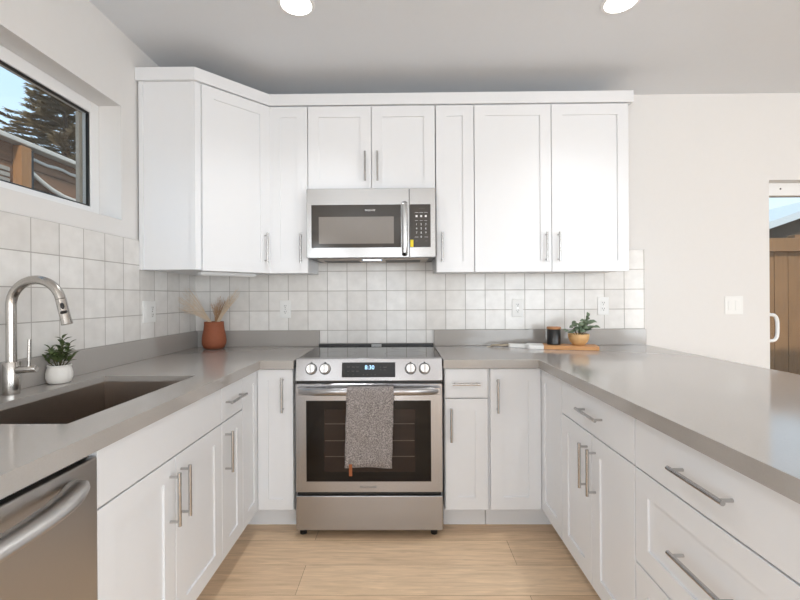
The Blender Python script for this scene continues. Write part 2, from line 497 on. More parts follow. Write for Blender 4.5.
# sliding door at the right
f = MB()
f.box(DX0+.02, DX0+2.3, 3, 5.5, 0.02, DZ-.02, .08); f.box(DX1-2.3, DX1-.02, 3, 5.5, .02, DZ-.02, .08)
f.box(DX0+2.3, DX1-2.3, 3, 5.5, DZ-3.4, DZ-.02, .08); f.box(DX0+2.3, DX1-2.3, 3, 5.5, .02, 4, .08)
f.box(131, 134, 3, 5.5, 4, DZ-3.4, .08)
door = struct(f.build('door_1', M['trimw']))
g = MB(); g.box(DX0+2.32, 130.98, 4.1, 4.3, 4.02, DZ-3.42); g.box(134.02, DX1-2.32, 4.1, 4.3, 4.02, DZ-3.42)
g.build('door_pane', M['glass'], door)
h = MB()
hp = []
hx, hz0, hz1 = DX0+1.15, 36.6, 43.6
for k in range(17):
    a = PI/2 - PI*k/16
    hp.append((hx+.1+2.1*max(0, math.cos(a))**.6, 1.55, (hz0+hz1)/2+(hz1-hz0)/2*math.copysign(abs(math.sin(a))**.6, math.sin(a))))
h.tube([(hx, 2.95, hz1)]+[(hx, 1.9, hz1)]+hp+[(hx, 1.9, hz0), (hx, 2.95, hz0)], .42, 12)
h.build('door_handle', M['trimw'], door, 60)
h = MB(); h.cyl((DX0+5.6, 2.9, DZ-1.6), (DX0+5.6, 3.0, DZ-1.6), .22); h.build('frame_plug', M['black'], door)

# ------------------------------------------------------------------ tile on the walls
def tile_slab(name, quadbox, axis, ou, oz, parent, m=None):
    b = MB(); b.box(*quadbox)
    o = b.build(name, M['tile'], parent)
    uvl = o.data.uv_layers.new(name='tile')
    for lp in o.data.loops:
        co = o.data.vertices[lp.vertex_index].co/I
        k = co.x if axis == 'x' else co.y
        uvl.data[lp.index].uv = ((k-ou)/5.22, (co.z-oz)/5.22)
    return o
tile_slab('backsplash_tile', (LX+.01, 63.7, -.4, -.005, 30, 61.0), 'x', -20.03, 40.15, wall_back)
wl = bpy.data.objects['wall_left']
o = tile_slab('backsplash_tile', (LX+.005, LX+.4, -98, -.42, 30, 61.0), 'y', -55.7, 40.15, wl)

# ------------------------------------------------------------------ cabinets
def door_mesh(x0, x1, z0, z1, shaker=True, t=.75, stile=2.5, y=-.02):
    b = MB()
    b.box(x0, x1, y-t, y, z0, z1, .05)
    if shaker:
        b.bm.normal_update()
        f = max((f for f in b.bm.faces if f.normal.y < -.9), key=lambda q: q.calc_area())
        bmesh.ops.inset_individual(b.bm, faces=[f], thickness=stile, use_even_offset=True)
        r = bmesh.ops.extrude_discrete_faces(b.bm, faces=[f])
        for v in r['faces'][0].verts: v.co.y += .28
    return b
def pull(parent, x, z, L=6.9, vert=True, y=-.77):
    b = MB()
    s = L/2-.55
    if vert:
        b.cyl((x, y-1.25, z-L/2), (x, y-1.25, z+L/2), .235)
        for q in (-s, s): b.cyl((x, y-1.25, z+q), (x, y, z+q), .17)
    else:
        b.cyl((x-L/2, y-1.25, z), (x+L/2, y-1.25, z), .235)
        for q in (-s, s): b.cyl((x+q, y-1.25, z), (x+q, y, z), .17)
    return b.build('bar_pull', M['nickel'], parent, 40)
def front(root, kind, x0, x1, z0, z1, hnd=None, stile=2.5):
    nm = 'door' if kind == 'door' else 'drawer_front' if kind != 'panel' else 'front_panel'
    d = door_mesh(x0, x1, z0, z1, kind in ('door', 'shaker'), stile=stile).build(nm, M['cab'], root)
    if hnd: pull(d, hnd[1], hnd[2], vert=hnd[0] == 'v', L=hnd[3] if len(hnd) > 3 else 6.9)
    return d
def base_cabinet(label, loc, rz, wd, fronts, hollow=False, depth=24.4, toe=True):
    r = thing('base_cabinet', label, 'cabinet', loc, rz)
    b = MB(); h = wd/2-.02
    if hollow:
        b.box(-h, -h+.7, 0, depth, 4.5, 25.5); b.box(h-.7, h, 0, depth, 4.5, 25.5)
        b.box(-h+.7, h-.7, 0, depth, 4.5, 5.2); b.box(-h+.7, h-.7, depth-.5, depth, 5.2, 25.5)
        b.box(-h, h, 0, .7, 25.5, 34.2)
    else:
        b.box(-h, h, 0, depth, 4.5, 34.2)
    b.build('cabinet_body', M['cab'], r)
    b = MB(); b.box(-h, h, 3.0, 3.7, 0, 4.48); b.build('toe_kick', M['cab'], r)
    for f_ in fronts: front(r, *f_)
    return r
FX = -31.05   # carcass face of the left run
GX = 29.05    # carcass face of the right run
FY = -24.65   # carcass face of the back run
G = .07
# left run (local +x points away from the camera)
h = 14.4
base_cabinet('wide white sink base cabinet with two shaker doors beside the dishwasher', (FX, -57.0, 0), 90, 28.8,
    [('panel', -h+G, h-G, 28.05, 34.0), ('door', -h+G, -G, 5, 27.85, ('v', -1.35, 22.8)), ('door', G, h-G, 5, 27.85, ('v', 1.35, 22.8))], hollow=True, depth=24.0)
h = 4.6
base_cabinet('narrow white base cabinet with drawer and door between sink cabinet and left corner', (FX, -38.0, 0), 90, 9.2,
    [('slab', -h+G, h-G, 28.05, 34.0, ('h', 0, 31.1)), ('door', -h+G, h-G, 5, 27.85, ('v', -h+1.4, 22.8))], depth=24.0)
# left corner cabinet
r = thing('corner_base_cabinet', 'white corner base cabinet left of the range, two doors meeting at right angles', 'cabinet', (FX, FY, 0))
b = MB(); b.prism([(0, 0), (8.25, 0), (8.25, 24.2), (-24.0, 24.2), (-24.0, -8.7), (0, -8.7)], 4.5, 34.2); b.build('cabinet_body', M['cab'], r)
b = MB(); b.prism([(-3.7, 3.0), (-3.0, 3.0), (8.25, 3.0), (8.25, 3.7), (-3.7, 3.7)], 0, 4.48); b.box(-3.7, -3.0, -8.7, 2.99, 0, 4.48); b.build('toe_kick', M['cab'], r)
d = door_mesh(.85, 8.2, 5, 34.0, stile=2.1).build('door', M['cab'], r); pull(d, 6.2, 28.9, L=7.1)
d = door_mesh(-8.65, -.1, 5, 34.0, stile=2.4).build('door', M['cab'], r); d.rotation_euler = (0, 0, PI/2)
# right of the range
h = 4.5
base_cabinet('narrow white base cabinet with small drawer right of the range', (12.9, FY, 0), 0, 9.0,
    [('slab', -h+G+.1, h-G, 28.05, 34.0, ('h', -.1, 31.0, 5.6)), ('door', -h+G+.1, h-G, 5, 27.85, ('v', -h+1.3, 22.7))])
# right corner cabinet
r = thing('corner_base_cabinet', 'white corner base cabinet right of the range with full-height shaker doors', 'cabinet', (GX, FY, 0))
b = MB(); b.prism([(-11.55, 0), (0, 0), (0, -11.8), (24.0, -11.8), (24.0, 24.2), (-11.55, 24.2)], 4.5, 34.2); b.build('cabinet_body', M['cab'], r)
b = MB(); b.box(-11.55, 3.0, 3.0, 3.7, 0, 4.48); b.box(3.0, 3.7, -11.8, 3.7, 0, 4.48); b.build('toe_kick', M['cab'], r)
d = door_mesh(-11.2, -.86, 5, 34.0).build('door', M['cab'], r); pull(d, -9.85, 28.6)
d = door_mesh(.1, 11.75, 5, 34.0).build('door', M['cab'], r); d.rotation_euler = (0, 0, -PI/2)
# right run (local +x points toward the camera)
h = 12.0
base_cabinet('white peninsula cabinet with one drawer over two shaker doors', (GX, -48.55, 0), -90, 24.0,
    [('slab', -h+G, h-G, 28.05, 34.0, ('h', 0.6, 31.1)), ('door', -h+G, -G, 5, 27.85, ('v', -1.4, 22.7)), ('door', G, h-G, 5, 27.85, ('v', 1.4, 22.7))])
h = 18.0
base_cabinet('wide white drawer cabinet at near end of peninsula, three drawers with long pulls', (GX, -78.65, 0), -90, 36.0,
    [('slab', -h+G, h-G, 28.05, 34.0, ('h', -5.8, 31.1, 7.6)), ('shaker', -h+G, h-G, 16.5, 27.85, ('h', -5.8, 22.4, 7.6)), ('shaker', -h+G, h-G, 5, 16.3, ('h', -5.8, 11, 7.6))])

# uppers
UZ0, UZ1 = 54.9, 94.3
def upper(label, cx, wd, z0, z1, fronts):
    r = thing('wall_cabinet', label, 'cabinet', (cx, -12.0, z0))
    h = wd/2-.02; hh = z1-z0
    b = MB(); b.box(-h, h, 0, 11.55, 0, hh); b.build('cabinet_body', M['cab'], r)
    for f_ in fronts: front(r, *f_)
    return r
H = UZ1-UZ0
h = 4.6
upper('narrow white wall cabinet left of the microwave', -26.95, 9.2, UZ0, UZ1, [('door', -h+G, h-G, -.25, H-.3, ('v', h-1.55, 5.6))])
h = 15.05
upper('white two-door wall cabinet above the microwave', -7.25, 30.1, 74.0, UZ1, [('door', -h+G, -G, .25, UZ1-74.3, ('v', -1.45, 5.5)), ('door', G, h-G, .25, UZ1-74.3, ('v', 1.45, 5.5))])
h = 4.5
upper('narrow white wall cabinet right of the microwave', 12.4, 9.0, UZ0, UZ1, [('door', -h+G, h-G, -.25, H-.3, ('v', -h+1.4, 5.6))])
h = 18.1
upper('widest white two-door wall cabinet at right end of the row', 35.05, 36.3, UZ0, UZ1, [('door', -h+G, -G, -.25, H-.3, ('v', -1.45, 5.5)), ('door', G, h-G, -.25, H-.3, ('v', 1.45, 5.5))])
# diagonal corner wall cabinet
ax, ay = -43.4, -24.3; bx_, by_ = -31.6, -12.0
r = thing('corner_wall_cabinet', 'white diagonal corner wall cabinet beside the window wall', 'cabinet', ((ax+bx_)/2, (ay+by_)/2, UZ0))
cx, cy = (ax+bx_)/2, (ay+by_)/2
b = MB(); b.prism([(ax-cx, ay-cy), (bx_-cx, by_-cy), (bx_-cx, -.45-cy), (LX+.45-cx, -.45-cy), (LX+.45-cx, ay-cy)], 0, H)
b.box(LX+.45-cx, LX+1.3-cx, ay-cy-.3, ay-cy, 0, H)
b.box(ax-cx-1.0, ax-cx, ay-cy-.18, ay-cy, 0, H)
b.build('cabinet_body', M['cab'], r)
L = math.hypot(bx_-ax, by_-ay)
d = door_mesh(-L/2+1.15, L/2-.35, -.25, H-.3, stile=2.4).build('door', M['cab'], r)
d.rotation_euler = (0, 0, math.atan2(by_-ay, bx_-ax)); pull(d, L/2-1.75, 5.6)
# crown board along the wall cabinets
b = MB()
o_ = .85
def crown_poly(o, back):
    k = o*math.tan(PI/8)
    return [(LX+.05, ay-o), (ax+k, ay-o), (bx_+k*.6, by_-o), (53.5+o, by_-o), (53.5+o, back), (LX+.05, back)]
b.prism(crown_poly(.85, -.45), 94.32, 97.0)
struct(b.build('trim_1', M['cab'], bevel=.04))

# under-cabinet light strip
r = thing('under_cabinet_light', 'slim white light bar under the corner wall cabinet', 'light', (-41.2, -13.2, UZ0-1.0), 46)
b = MB(); b.box(-6.6, 6.6, -1.0, 1.0, .25, .98, .08); b.build('housing', M['trimw'], r)
b = MB(); b.box(-6.2, 6.2, -.8, .8, .12, .24, .03); b.build('lens', M['plate'], r)

# ------------------------------------------------------------------ worktops
b = MB()
SX0, SX1, SY0, SY1 = -49.72, -34.45, -69.8, -42.8
xs = [LX+.42, SX0, SX1, -29.3, -22.45]; ys = [-97, SY0, SY1, -26.6, -.42]
def fillL(x, y):
    if x > -29.3 and y < -26.6: return False
    return not (SX0 < x < SX1 and SY0 < y < SY1)
b.grid_prism(xs, ys, fillL, 35.05, 36.0)  # thin slab with a mitred front edge
r = thing('countertop', 'grey quartz worktop with sink cutout, left of the range', 'worktop', (-42, -50, 34.25))
inv = Vector((42, 50, -34.25))
def shift(mb, v):
    for q in mb.bm.verts: q.co += v
shift(b, inv); b.build('worktop_slab', M['quartz'], r)
b = MB(); b.prism([(-29.3, -97), (-29.3, -26.6), (-22.45, -26.6), (-22.45, -25.4), (-30.5, -25.4), (-30.5, -97)], 34.25, 35.049)
shift(b, inv); b.build('front_apron', M['quartz'], r)
b = MB(); b.box(LX+.42, LX+1.2, -97, -.42, 36.01, 40.15, .04); b.box(LX+1.21, -22.1, -1.2, -.42, 36.01, 40.15, .04)
shift(b, inv); b.build('upstand', M['quartz'], r)
b = MB()
b.grid_prism([8.15, 27.4, 63.6], [-97.5, -26.6, -.42], lambda x, y: not (x < 27.4 and y < -26.6), 34.25, 36.0)
r = thing('countertop', 'grey quartz worktop running from the range along the peninsula', 'worktop', (45, -50, 34.25))
inv = Vector((-45, 50, -34.25))
shift(b, inv); b.build('worktop_slab', M['quartz'], r, bevel=.05)
b = MB(); b.box(8.15, 63.6, -1.2, -.42, 36.01, 40.15, .04); shift(b, inv); b.build('upstand', M['quartz'], r)

# ------------------------------------------------------------------ sink
r = thing('sink', 'undermount stainless steel sink basin set into the left worktop', 'sink', ((SX0+SX1)/2, (SY0+SY1)/2, 26.0))
b = MB()
hx_, hy_ = (SX1-SX0)/2+.12, (SY1-SY0)/2+.12
def ring(x, y, z): return [b.bm.verts.new(p) for p in ((-x, -y, z), (x, -y, z), (x, y, z), (-x, y, z))]
R = [ring(hx_+.1, hy_+.1, 0-.1), ring(hx_+.1, hy_+.1, 9.03), ring(hx_, hy_, 9.03), ring(hx_-.06, hy_-.06, .25), ring(hx_-.5, hy_-.5, 0)]
for p, q in zip(R, R[1:]):
    for k in range(4): b.bm.faces.new((p[k], p[(k+1) % 4], q[(k+1) % 4], q[k]))
b.bm.faces.new(R[0][::-1]); b.bm.faces.new(R[-1])
b.build('basin', M['sink'], r)
b = MB(); b.lathe([(0, .05), (1.2, .05), (1.5, .1), (1.75, .16), (1.75, .02), (0, .02)], (-3.5, 0, 0)); b.build('drain', M['nickel'], r, 40)

# ------------------------------------------------------------------ faucet
r = thing('faucet', 'brushed nickel gooseneck faucet with pull-down spray head behind the sink', 'faucet', (-52.9, -56.2, 36.0))
b = MB(); b.lathe([(0, .01), (.92, .01), (.93, .06), (.93, 4.3), (.88, 4.4), (0, 4.4)]); b.build('faucet_base', M['faucet'], r, 40)
b = MB()
Rr = 3.44; zc = 11.98
pts = [(0, 0, 4.3), (0, 0, 8), (0, 0, zc-.6)]
for k in range(25):
    a = PI-(PI-math.radians(14))*k/24
    pts.append((Rr+Rr*math.cos(a), 0, zc+Rr*math.sin(a)))
b.tube(pts, .6, 20); b.build('spout', M['faucet'], r, 50)
e = Vector(pts[-1]); dr = Vector((math.sin(math.radians(14)), 0, -math.cos(math.radians(14))))
b = MB(); b.tube([e+dr*.05, e+dr*.2, e+dr*2.8, e+dr*3.5], [.61, .63, .62, .67], 20)
sp = b.build('spray_head', M['faucet'], r, 50)
b = MB()
side = Vector((math.cos(math.radians(14)), 0, math.sin(math.radians(14))))
c = e+dr*1.0+side*.3+Vector((0, -.42, 0)); b.tube([c-dr*.45, c-dr*.2, c+dr*.2, c+dr*.5], [.1, .24, .24, .1], 12)
c = e+dr*1.9+side*.2+Vector((0, -.48, 0)); b.tube([c-side*.2, c, c+side*.55], [.2, .25, .16], 12)
b.build('spray_button', M['black'], sp, 50)
b = MB(); b.tube([(.9, 0, 3.3), (3.3, 0, 3.45), (3.42, 0, 3.46)], [.5, .5, .4], 18)
hd = b.build('handle_stub', M['faucet'], r, 50)
b = MB(); b.cyl((2.55, -.2, 3.5), (2.65, -.2, 7.4), .2); b.build('lever', M['faucet'], hd, 50)

# ------------------------------------------------------------------ dishwasher
r = thing('dishwasher', 'stainless steel dishwasher with bowed handle at left edge', 'dishwasher', (FX, -83.5, 0), 90)
b = MB(); b.box(-11.85, 11.85, .05, 23.4, 4.0, 34.1); b.build('tub', M['black'], r)
b = MB(); b.box(-11.9, 11.95, -.95, .02, 5.0, 33.35, .18, seg=3); dd = b.build('door', M['steel2'], r)
b = MB()
pts = []; rad = []
for k in range(29):
    t = -1+2*k/28
    pts.append((-.6+t*9.6, -.95-2.2*(1-t**4)**.8, 32.2-.6*(1-t*t))); rad.append(.3+.8*(1-t**6)**.5)
b.tube(pts, rad, 16, flat=(1.15, .5) )
b.build('door_handle', M['steel2'], dd, 60)
b = MB(); b.box(-11.85, 11.85, 3.0, 3.7, 0, 3.98); b.build('toe_kick', M['black'], r)

# ------------------------------------------------------------------ range
RCX = -7.05
r = thing('range', 'stainless steel slide-in electric range with black glass cooktop', 'stove', (RCX, -26.0, 0))
b = MB(); b.box(-14.85, 14.85, .1, 24.5, 1.6, 35.6); b.build('range_body', M['steel'], r)
b = MB(); b.box(-14.9, 14.9, 1.4, 23.2, 35.62, 36.3, .1); ck = b.build('cooktop', M['blackglass'], r)
b = MB(); b.box(-14.9, 14.9, 23.2, 25.0, 35.62, 36.75, .08); b.build('rear_trim', M['black'], r)
b = MB(); b.box(-1.2, 1.4, 23.15, 23.2, 36.35, 36.6); b.build('glass_marking', M['print'], ck)
# burner rings
for (x, y, q) in ((-7.6, 7.5, 4.3), (7.6, 7.5, 4.6), (-7.6, 17.5, 3.2), (7.6, 17.5, 3.4)):
    b = MB()
    b.lathe([(q, 36.301), (q, 36.306), (q-.07, 36.306), (q-.07, 36.301), (q, 36.301)], (x, y, 0), 48)
    b.build('burner_ring', M['greyprint'], ck)
# control panel, slightly tilted back
b = MB()
prof = [(1.5, 36.35), (.25, 36.35), (.05, 36.2), (-.95, 31.95), (-.8, 31.8), (1.5, 31.8)]
b.extrude_poly([(-14.95, y, z) for y, z in prof], (29.9, 0, 0))
cp = b.build('control_panel', M['steel'], r, bevel=.05)
tilt = math.atan2(1.0, 4.25)
def panel_pt(x, z, off=0.0):
    y = .05-(36.2-z)*(1.0/4.25)
    return Vector((x, y-off*math.cos(tilt), z+off*math.sin(tilt)))
b = MB()
vs = b.box(-5.5, 5.4, -.06, .02, -1.5, 1.5, .02)
dpm = b.build('display', M['blackglass'], cp); dpm.location = panel_pt(0, 34.05)*I; dpm.rotation_euler = (-tilt, 0, 0)
text('8:30', 1.15, (.15, -.08, .45), M['led'], dpm, 'clock_digits')
for (x, z, s, q) in ((-4.2, .6, '—', .5), (-3.2, .6, '—', .5), (-2.3, .6, '—', .5), (-4.2, -.25, '—', .5), (-3.2, -.25, '—', .5), (-2.3, -.25, '—', .5), (2.4, .55, '–', .5), (3.3, .55, '—', .7), (2.4, 0, '•', .5), (3.3, 0, '—', .5), (-4.2, -1, '–', .4), (-3.2, -1, '–', .4), (-1.1, -1, '•', .4), (-.3, -1, '•', .4), (.5, -1, '•', .4), (1.3, -1, '•', .4)):
    text(s, q, (x, -.07, z), M['greyprint'], dpm, 'key_marking')
def make_knob(x):
    k = MB()
    k.lathe([(0, 0), (1.0, 0), (1.0, .22), (.92, .28), (.88, 1.0), (.8, 1.08), (0, 1.08)], n=32)
    rot = Matrix.Rotation(PI/2, 3, 'X')
    for v in k.bm.verts: v.co = rot @ v.co
    o = k.build('knob', M['knob'], cp, 40)
    o.location = panel_pt(x, 34.25)*I; o.rotation_euler = (-tilt, 0, 0)
    g = MB(); g.lathe([(1.02, .01), (1.16, .01), (1.16, .12), (1.02, .12), (1.02, .01)], n=32)
    for v in g.bm.verts: v.co = rot @ v.co
    g.build('knob_skirt', M['black'], o, 40)
    g = MB(); g.box(-.17, .17, -1.22, -1.06, -.82, .82, .04); g.build('knob_grip', M['nickel'], o)
    g = MB(); g.box(-.16, .16, -.04, .02, 1.15, 1.4); g.build('knob_marker', M['slot'], o)
for x in (-11.75, -8.95, 8.5, 11.35): make_knob(x)
# oven door
b = MB(); b.box(-14.9, 14.9, -1.15, .05, 9.35, 31.35, .12); od = b.build('oven_door', M['steel'], r)
b = MB(); b.box(-12.7, 12.55, -1.22, -1.16, 11.6, 27.95, .02); ow = b.build('oven_window', M['ovenglass'], od)
b = MB(); b.box(-9.0, 9.3, -1.235, -1.221, 13.6, 26.2); oi = b.build('inner_window', M['oveninner'], ow)
for z in (16.6, 19.8, 23.2):
    b = MB(); b.box(-8.9, 9.2, -1.25, -1.236, z, z+.18); b.build('rack_reflection_bar', M['rackreflect'], oi)  # flat bars painted for dim racks and reflected lines in the glass
text('FRIGIDAIRE', .62, (-.2, -1.18, 10.45), M['greyprint'], od, 'brand_lettering', sx_=1.1)
b = MB()
pts = []
for k in range(25):
    t = -1+2*k/24
    pts.append((t*14.0, -1.6-1.55*(1-t**4), 30.05+.15*(1-t*t)))
b.tube(pts, .78, 18, flat=(.75, 1.0)); hb = b.build('oven_handle', M['steel'], od, 60)
for s in (-1, 1):
    b = MB(); b.box(s*13.4-1.0, s*13.4+1.0, -2.2, -1.16, 29.3, 30.8, .1); b.build('handle_bracket', M['steel'], hb)
b = MB(); b.box(-14.9, 14.9, -1.1, .05, 1.65, 8.65, .15, seg=2); b.build('storage_drawer', M['steel'], r)
b = MB(); b.box(-14.8, 14.8, -.7, .04, 31.4, 31.76); b.build('door_gap_shade', M['black'], r)  # black strip standing in for shade between panel and oven door
b = MB(); b.box(-14.6, 14.6, -.6, .04, 8.75, 9.25); b.build('drawer_gap_shade', M['black'], r)  # solid black strip in place of the shade above the drawer
for s in (-13.9, 13.2):
    for yy in (1.0, 22):
        b = MB(); b.lathe([(0, 0), (.65, 0), (.7, .1), (.7, .75), (.3, .9), (.3, 1.58), (0, 1.58)], (s, yy, 0), 20); b.build('foot', M['black'], r, 40)
# towel on the oven handle
r = thing('towel', 'speckled grey hand towel hanging over the oven handle', 'towel', (RCX+.5, -28.9, 15.6))
b = MB()
nx, prof = 22, []
bz = 30.2-15.6
for k in range(15): prof.append((-.98-.18*math.sin(k/15*3), -.1+bz*k/15))
for k in range(9):
    a = PI-PI*k/8
    prof.append((-.02+.96*math.cos(a), bz+.05+.96*math.sin(a)*1.02))
for k in range(1, 9): prof.append((.94, bz-12.0*k/8*.75))
rows = []
for i in range(nx+1):
    u = i/nx
    col = []
    for j, (y, z) in enumerate(prof):
        d = max(0, 1-z/bz)
        x = -4.62+9.24*u - (.42*d) + .04*math.sin(z*1.3+u*3)
        yy = y-(.22*math.sin(u*7+1.1)*d+.1*d if j < 15 else 0)
        col.append(b.bm.verts.new((x, yy, z+(.05*math.sin(u*5) if j == 0 else 0))))
    rows.append(col)
for i in range(nx):
    for j in range(len(prof)-1): b.bm.faces.new((rows[i][j], rows[i+1][j], rows[i+1][j+1], rows[i][j+1]))
o = b.build('towel_cloth', M['towel'], r, 180)
sm = o.modifiers.new('thick', 'SOLIDIFY'); sm.thickness = .16*I; sm.offset = -1
b = MB(); b.box(-4.15, -3.55, -1.55, -1.43, -1.55, .75, .03); b.build('leather_loop', M['leather'], r)

# ------------------------------------------------------------------ microwave
r = thing('microwave', 'stainless steel over-the-range microwave with dark glass door', 'microwave', (-7.2, -15.0, 57.8))
b = MB(); b.box(-14.75, 14.75, .02, 14.5, .25, 16.0); b.build('case', M['black'], r)
b = MB(); b.box(-14.75, 8.72, -1.0, 0, .1, 15.95, .1); dm = b.build('microwave_door', M['steel3'], r)
b = MB(); b.box(-13.65, 6.85, -1.06, -1.01, 2.4, 12.2, .02); dg = b.build('door_glass', M['mwglass'], dm)
b = MB(); b.box(-11.95, 5.2, -1.08, -1.065, 3.3, 9.45); b.build('viewing_window', M['mwwin'], dg)
text('FRIGIDAIRE', .5, (-.2, -1.08, 10.9), M['print'], dm, 'brand_lettering', sx_=.95)
b = MB(); b.tube([(7.65, -1.0, 12.6), (7.65, -1.9, 12.2), (7.65, -2.1, 10), (7.65, -2.1, 4), (7.65, -1.9, 1.2), (7.65, -1.0, .7)], .66, 14, flat=(1, .55)); b.build('door_handle', M['steel3'], dm, 50)
b = MB(); b.box(8.78, 14.75, -1.0, 0, .1, 15.95, .1); kp = b.build('control_panel', M['steel3'], r)
b = MB(); b.box(8.85, 13.6, -1.05, -1.01, 2.4, 12.2, .02); kk = b.build('keypad', M['mwkey'], kp)
text('- - - -', .6, (11.6, -1.06, 11.3), M['greyprint'], kk, 'display_marking')
for (row, z) in enumerate((10.35, 9.45, 8.5)):
    for x in (10.4, 11.45, 12.5): text('—' if row != 1 else '■', .8 if row == 0 else .62, (x, -1.06, z), M['print'], kk, 'key_marking')
for n_, s in enumerate('123456789'):
    text(s, .62, (10.4+1.05*(n_ % 3), -1.06, 7.6-.95*(n_//3)), M['print'], kk, 'key_digit')
for x, s in ((10.4, '—'), (11.45, '0'), (12.6, '—')): text(s, .62 if s == '0' else .8, (x, -1.06, 4.75), M['print'], kk, 'key_digit')
for x in (10.4, 12.6): text('—', .6, (x, -1.06, 3.85), M['greyprint'], kk, 'key_marking')
b = MB(); b.box(8.95, 9.65, -1.09, -1.055, 2.5, 4.1); b.build('energy_sticker', M['yellow'], kp)
b = MB(); b.box(-13.2, 13.2, 2.6, 12.5, .02, .24, .04)
us = b.build('hood_underside', M['sink'], r)
for (x0, x1) in ((-12, -3.5), (3.0, 11.5)):
    b = MB(); b.box(x0, x1, 5.4, 11, -.06, .02); b.build('grease_filter', M['slot'], us)
b = MB(); b.box(-2.3, 2.0, 2.9, 5.0, -.05, .02); b.build('hood_lamp', M['hoodled'], us)

# ------------------------------------------------------------------ outlets and switches
def duplex(label, loc, rz, gang=1):
    r = thing('wall_outlet', label, 'outlet', loc, rz, 'white wall outlets')
    hw = 1.45 if gang == 1 else 2.3
    b = MB(); b.box(-hw, hw, -.2, -.005, -2.35, 2.35, .08, seg=2); b.build('cover_plate', M['plate'], r)
    cx = 0 if gang == 1 else .95
    for s in (-.78, .78):
        b = MB(); b.box(cx-.65, cx+.65, -.3, -.205, s-.55, s+.55, .06, seg=2); q = b.build('receptacle', M['plate'], r)
        b = MB(); b.box(cx-.28, cx-.18, -.31, -.299, s-.05, s+.3); b.box(cx+.18, cx+.28, -.31, -.299, s-.05, s+.3); b.cyl((cx, -.31, s-.28), (cx, -.299, s-.28), .11, n=12)
        b.build('slots', M['slot'], q)
    b = MB(); b.cyl((cx, -.23, 0), (cx, -.2, 0), .12, n=14); b.build('screw', M['nickel'], r)
    if gang == 2:
        b = MB(); b.box(-1.55, -.35, -.3, -.205, -1.3, 1.3, .06, seg=2); b.build('rocker', M['plate'], r)
    return r
duplex('white duplex outlet above upstand left of the range', (-31.24, -.4, 45.85), 0)
duplex('white duplex outlet left of the candle on the back wall', (30.23, -.4, 45.85), 0)
duplex('white duplex outlet above the potted trailing plant', (52.71, -.4, 46.2), 0)
duplex('white double-width outlet plate on the left window wall', (LX+.4, -21.3, 46.0), 90, 2)
r = thing('light_switch', 'white double rocker switch on the bare wall near the glass door', 'switch', (87.15, 0, 46.2))
b = MB(); b.box(-2.35, 2.35, -.2, -.005, -2.4, 2.4, .08, seg=2); b.build('cover_plate', M['plate'], r)
for x in (-.92, .92):
    b = MB(); b.box(x-.66, x+.66, -.3, -.205, -1.32, 1.32, .06, seg=2); b.build('rocker', M['plate'], r)

# ------------------------------------------------------------------ recessed lights
def can(label, x, y):
    r = thing('recessed_light', label, 'ceiling light', (x, y, CZ), 0, 'recessed ceiling lights')
    b = MB(); b.lathe([(2.75, -.01), (3.35, -.01), (3.3, -.12), (2.75, -.2), (2.75, -.01)], n=40); b.build('trim_ring', M['trimw'], r, 40)
    b = MB(); b.lathe([(0, -.02), (2.74, -.02), (2.74, -.12), (0, -.14)], n=40); b.build('lens', M['canlens'], r, 40)
    d = bpy.data.lights.new('lamp', 'SPOT')
    d.energy = CAN_POWER*4; d.color = (.96, .98, 1.0); d.spot_size = math.radians(118); d.spot_blend = 1.0; d.shadow_soft_size = 2.2*I
    l = bpy.data.objects.new('lamp', d); COL.objects.link(l); l.parent = r; l.location = (0, 0, -.6*I)
can('round recessed ceiling light above the left worktop side', -19.0, -36.2)
can('round recessed ceiling light above the right peninsula side', 39.7, -35.7)
can('round recessed ceiling light over the floor near the dishwasher', -19.0, -115)
can('round recessed ceiling light over the near end of the peninsula', 39.7, -115)
can('round recessed ceiling light near the glass sliding door', 120, -75)
can('round recessed ceiling light over the open room beyond the peninsula', 120, -170)
can('round recessed ceiling light farthest from the kitchen cabinets', 10, -200)

# ------------------------------------------------------------------ plants and vase
def leaf(b, base, tip, width, up, cup=.15, n=5):
    base, tip = Vector(base), Vector(tip)
    t = (tip-base); L_ = t.length; t.normalize()
    s = t.cross(Vector(up)).normalized(); nrm = s.cross(t).normalized()
    prev = None
    for k in range(n+1):
        q = k/n
        wd = width*math.sin(PI*min(1, .12+q*.86))**.8
        if k == n: wd = width*.08
        c = base+t*L_*q+nrm*(cup*L_*math.sin(q*PI)*.6)
        row = [b.bm.verts.new(c-s*wd+nrm*wd*.35), b.bm.verts.new(c-nrm*0), b.bm.verts.new(c+s*wd+nrm*wd*.35)]
        if prev:
            b.bm.faces.new((prev[0], prev[1], row[1], row[0])); b.bm.faces.new((prev[1], prev[2], row[2], row[1]))
        prev = row
r = thing('potted_plant', 'small leafy green plant in a round white pot beside the faucet', 'plant', (-52.65, -48.5, 36))
b = MB(); b.lathe([(0, .02), (1.2, .02), (1.48, .2), (1.7, .9), (1.7, 1.6), (1.52, 2.25), (1.45, 2.5), (1.56, 2.72), (1.5, 2.8), (1.34, 2.72), (1.32, 2.35), (0, 2.35)]); b.build('pot', M['potw'], r, 50)
b = MB(); b.lathe([(0, 2.37), (1.3, 2.37), (1.3, 2.5), (0, 2.6)]); b.build('soil', M['soil'], r, 50)
stems, lv = MB(), MB()
rg = random.Random(3)
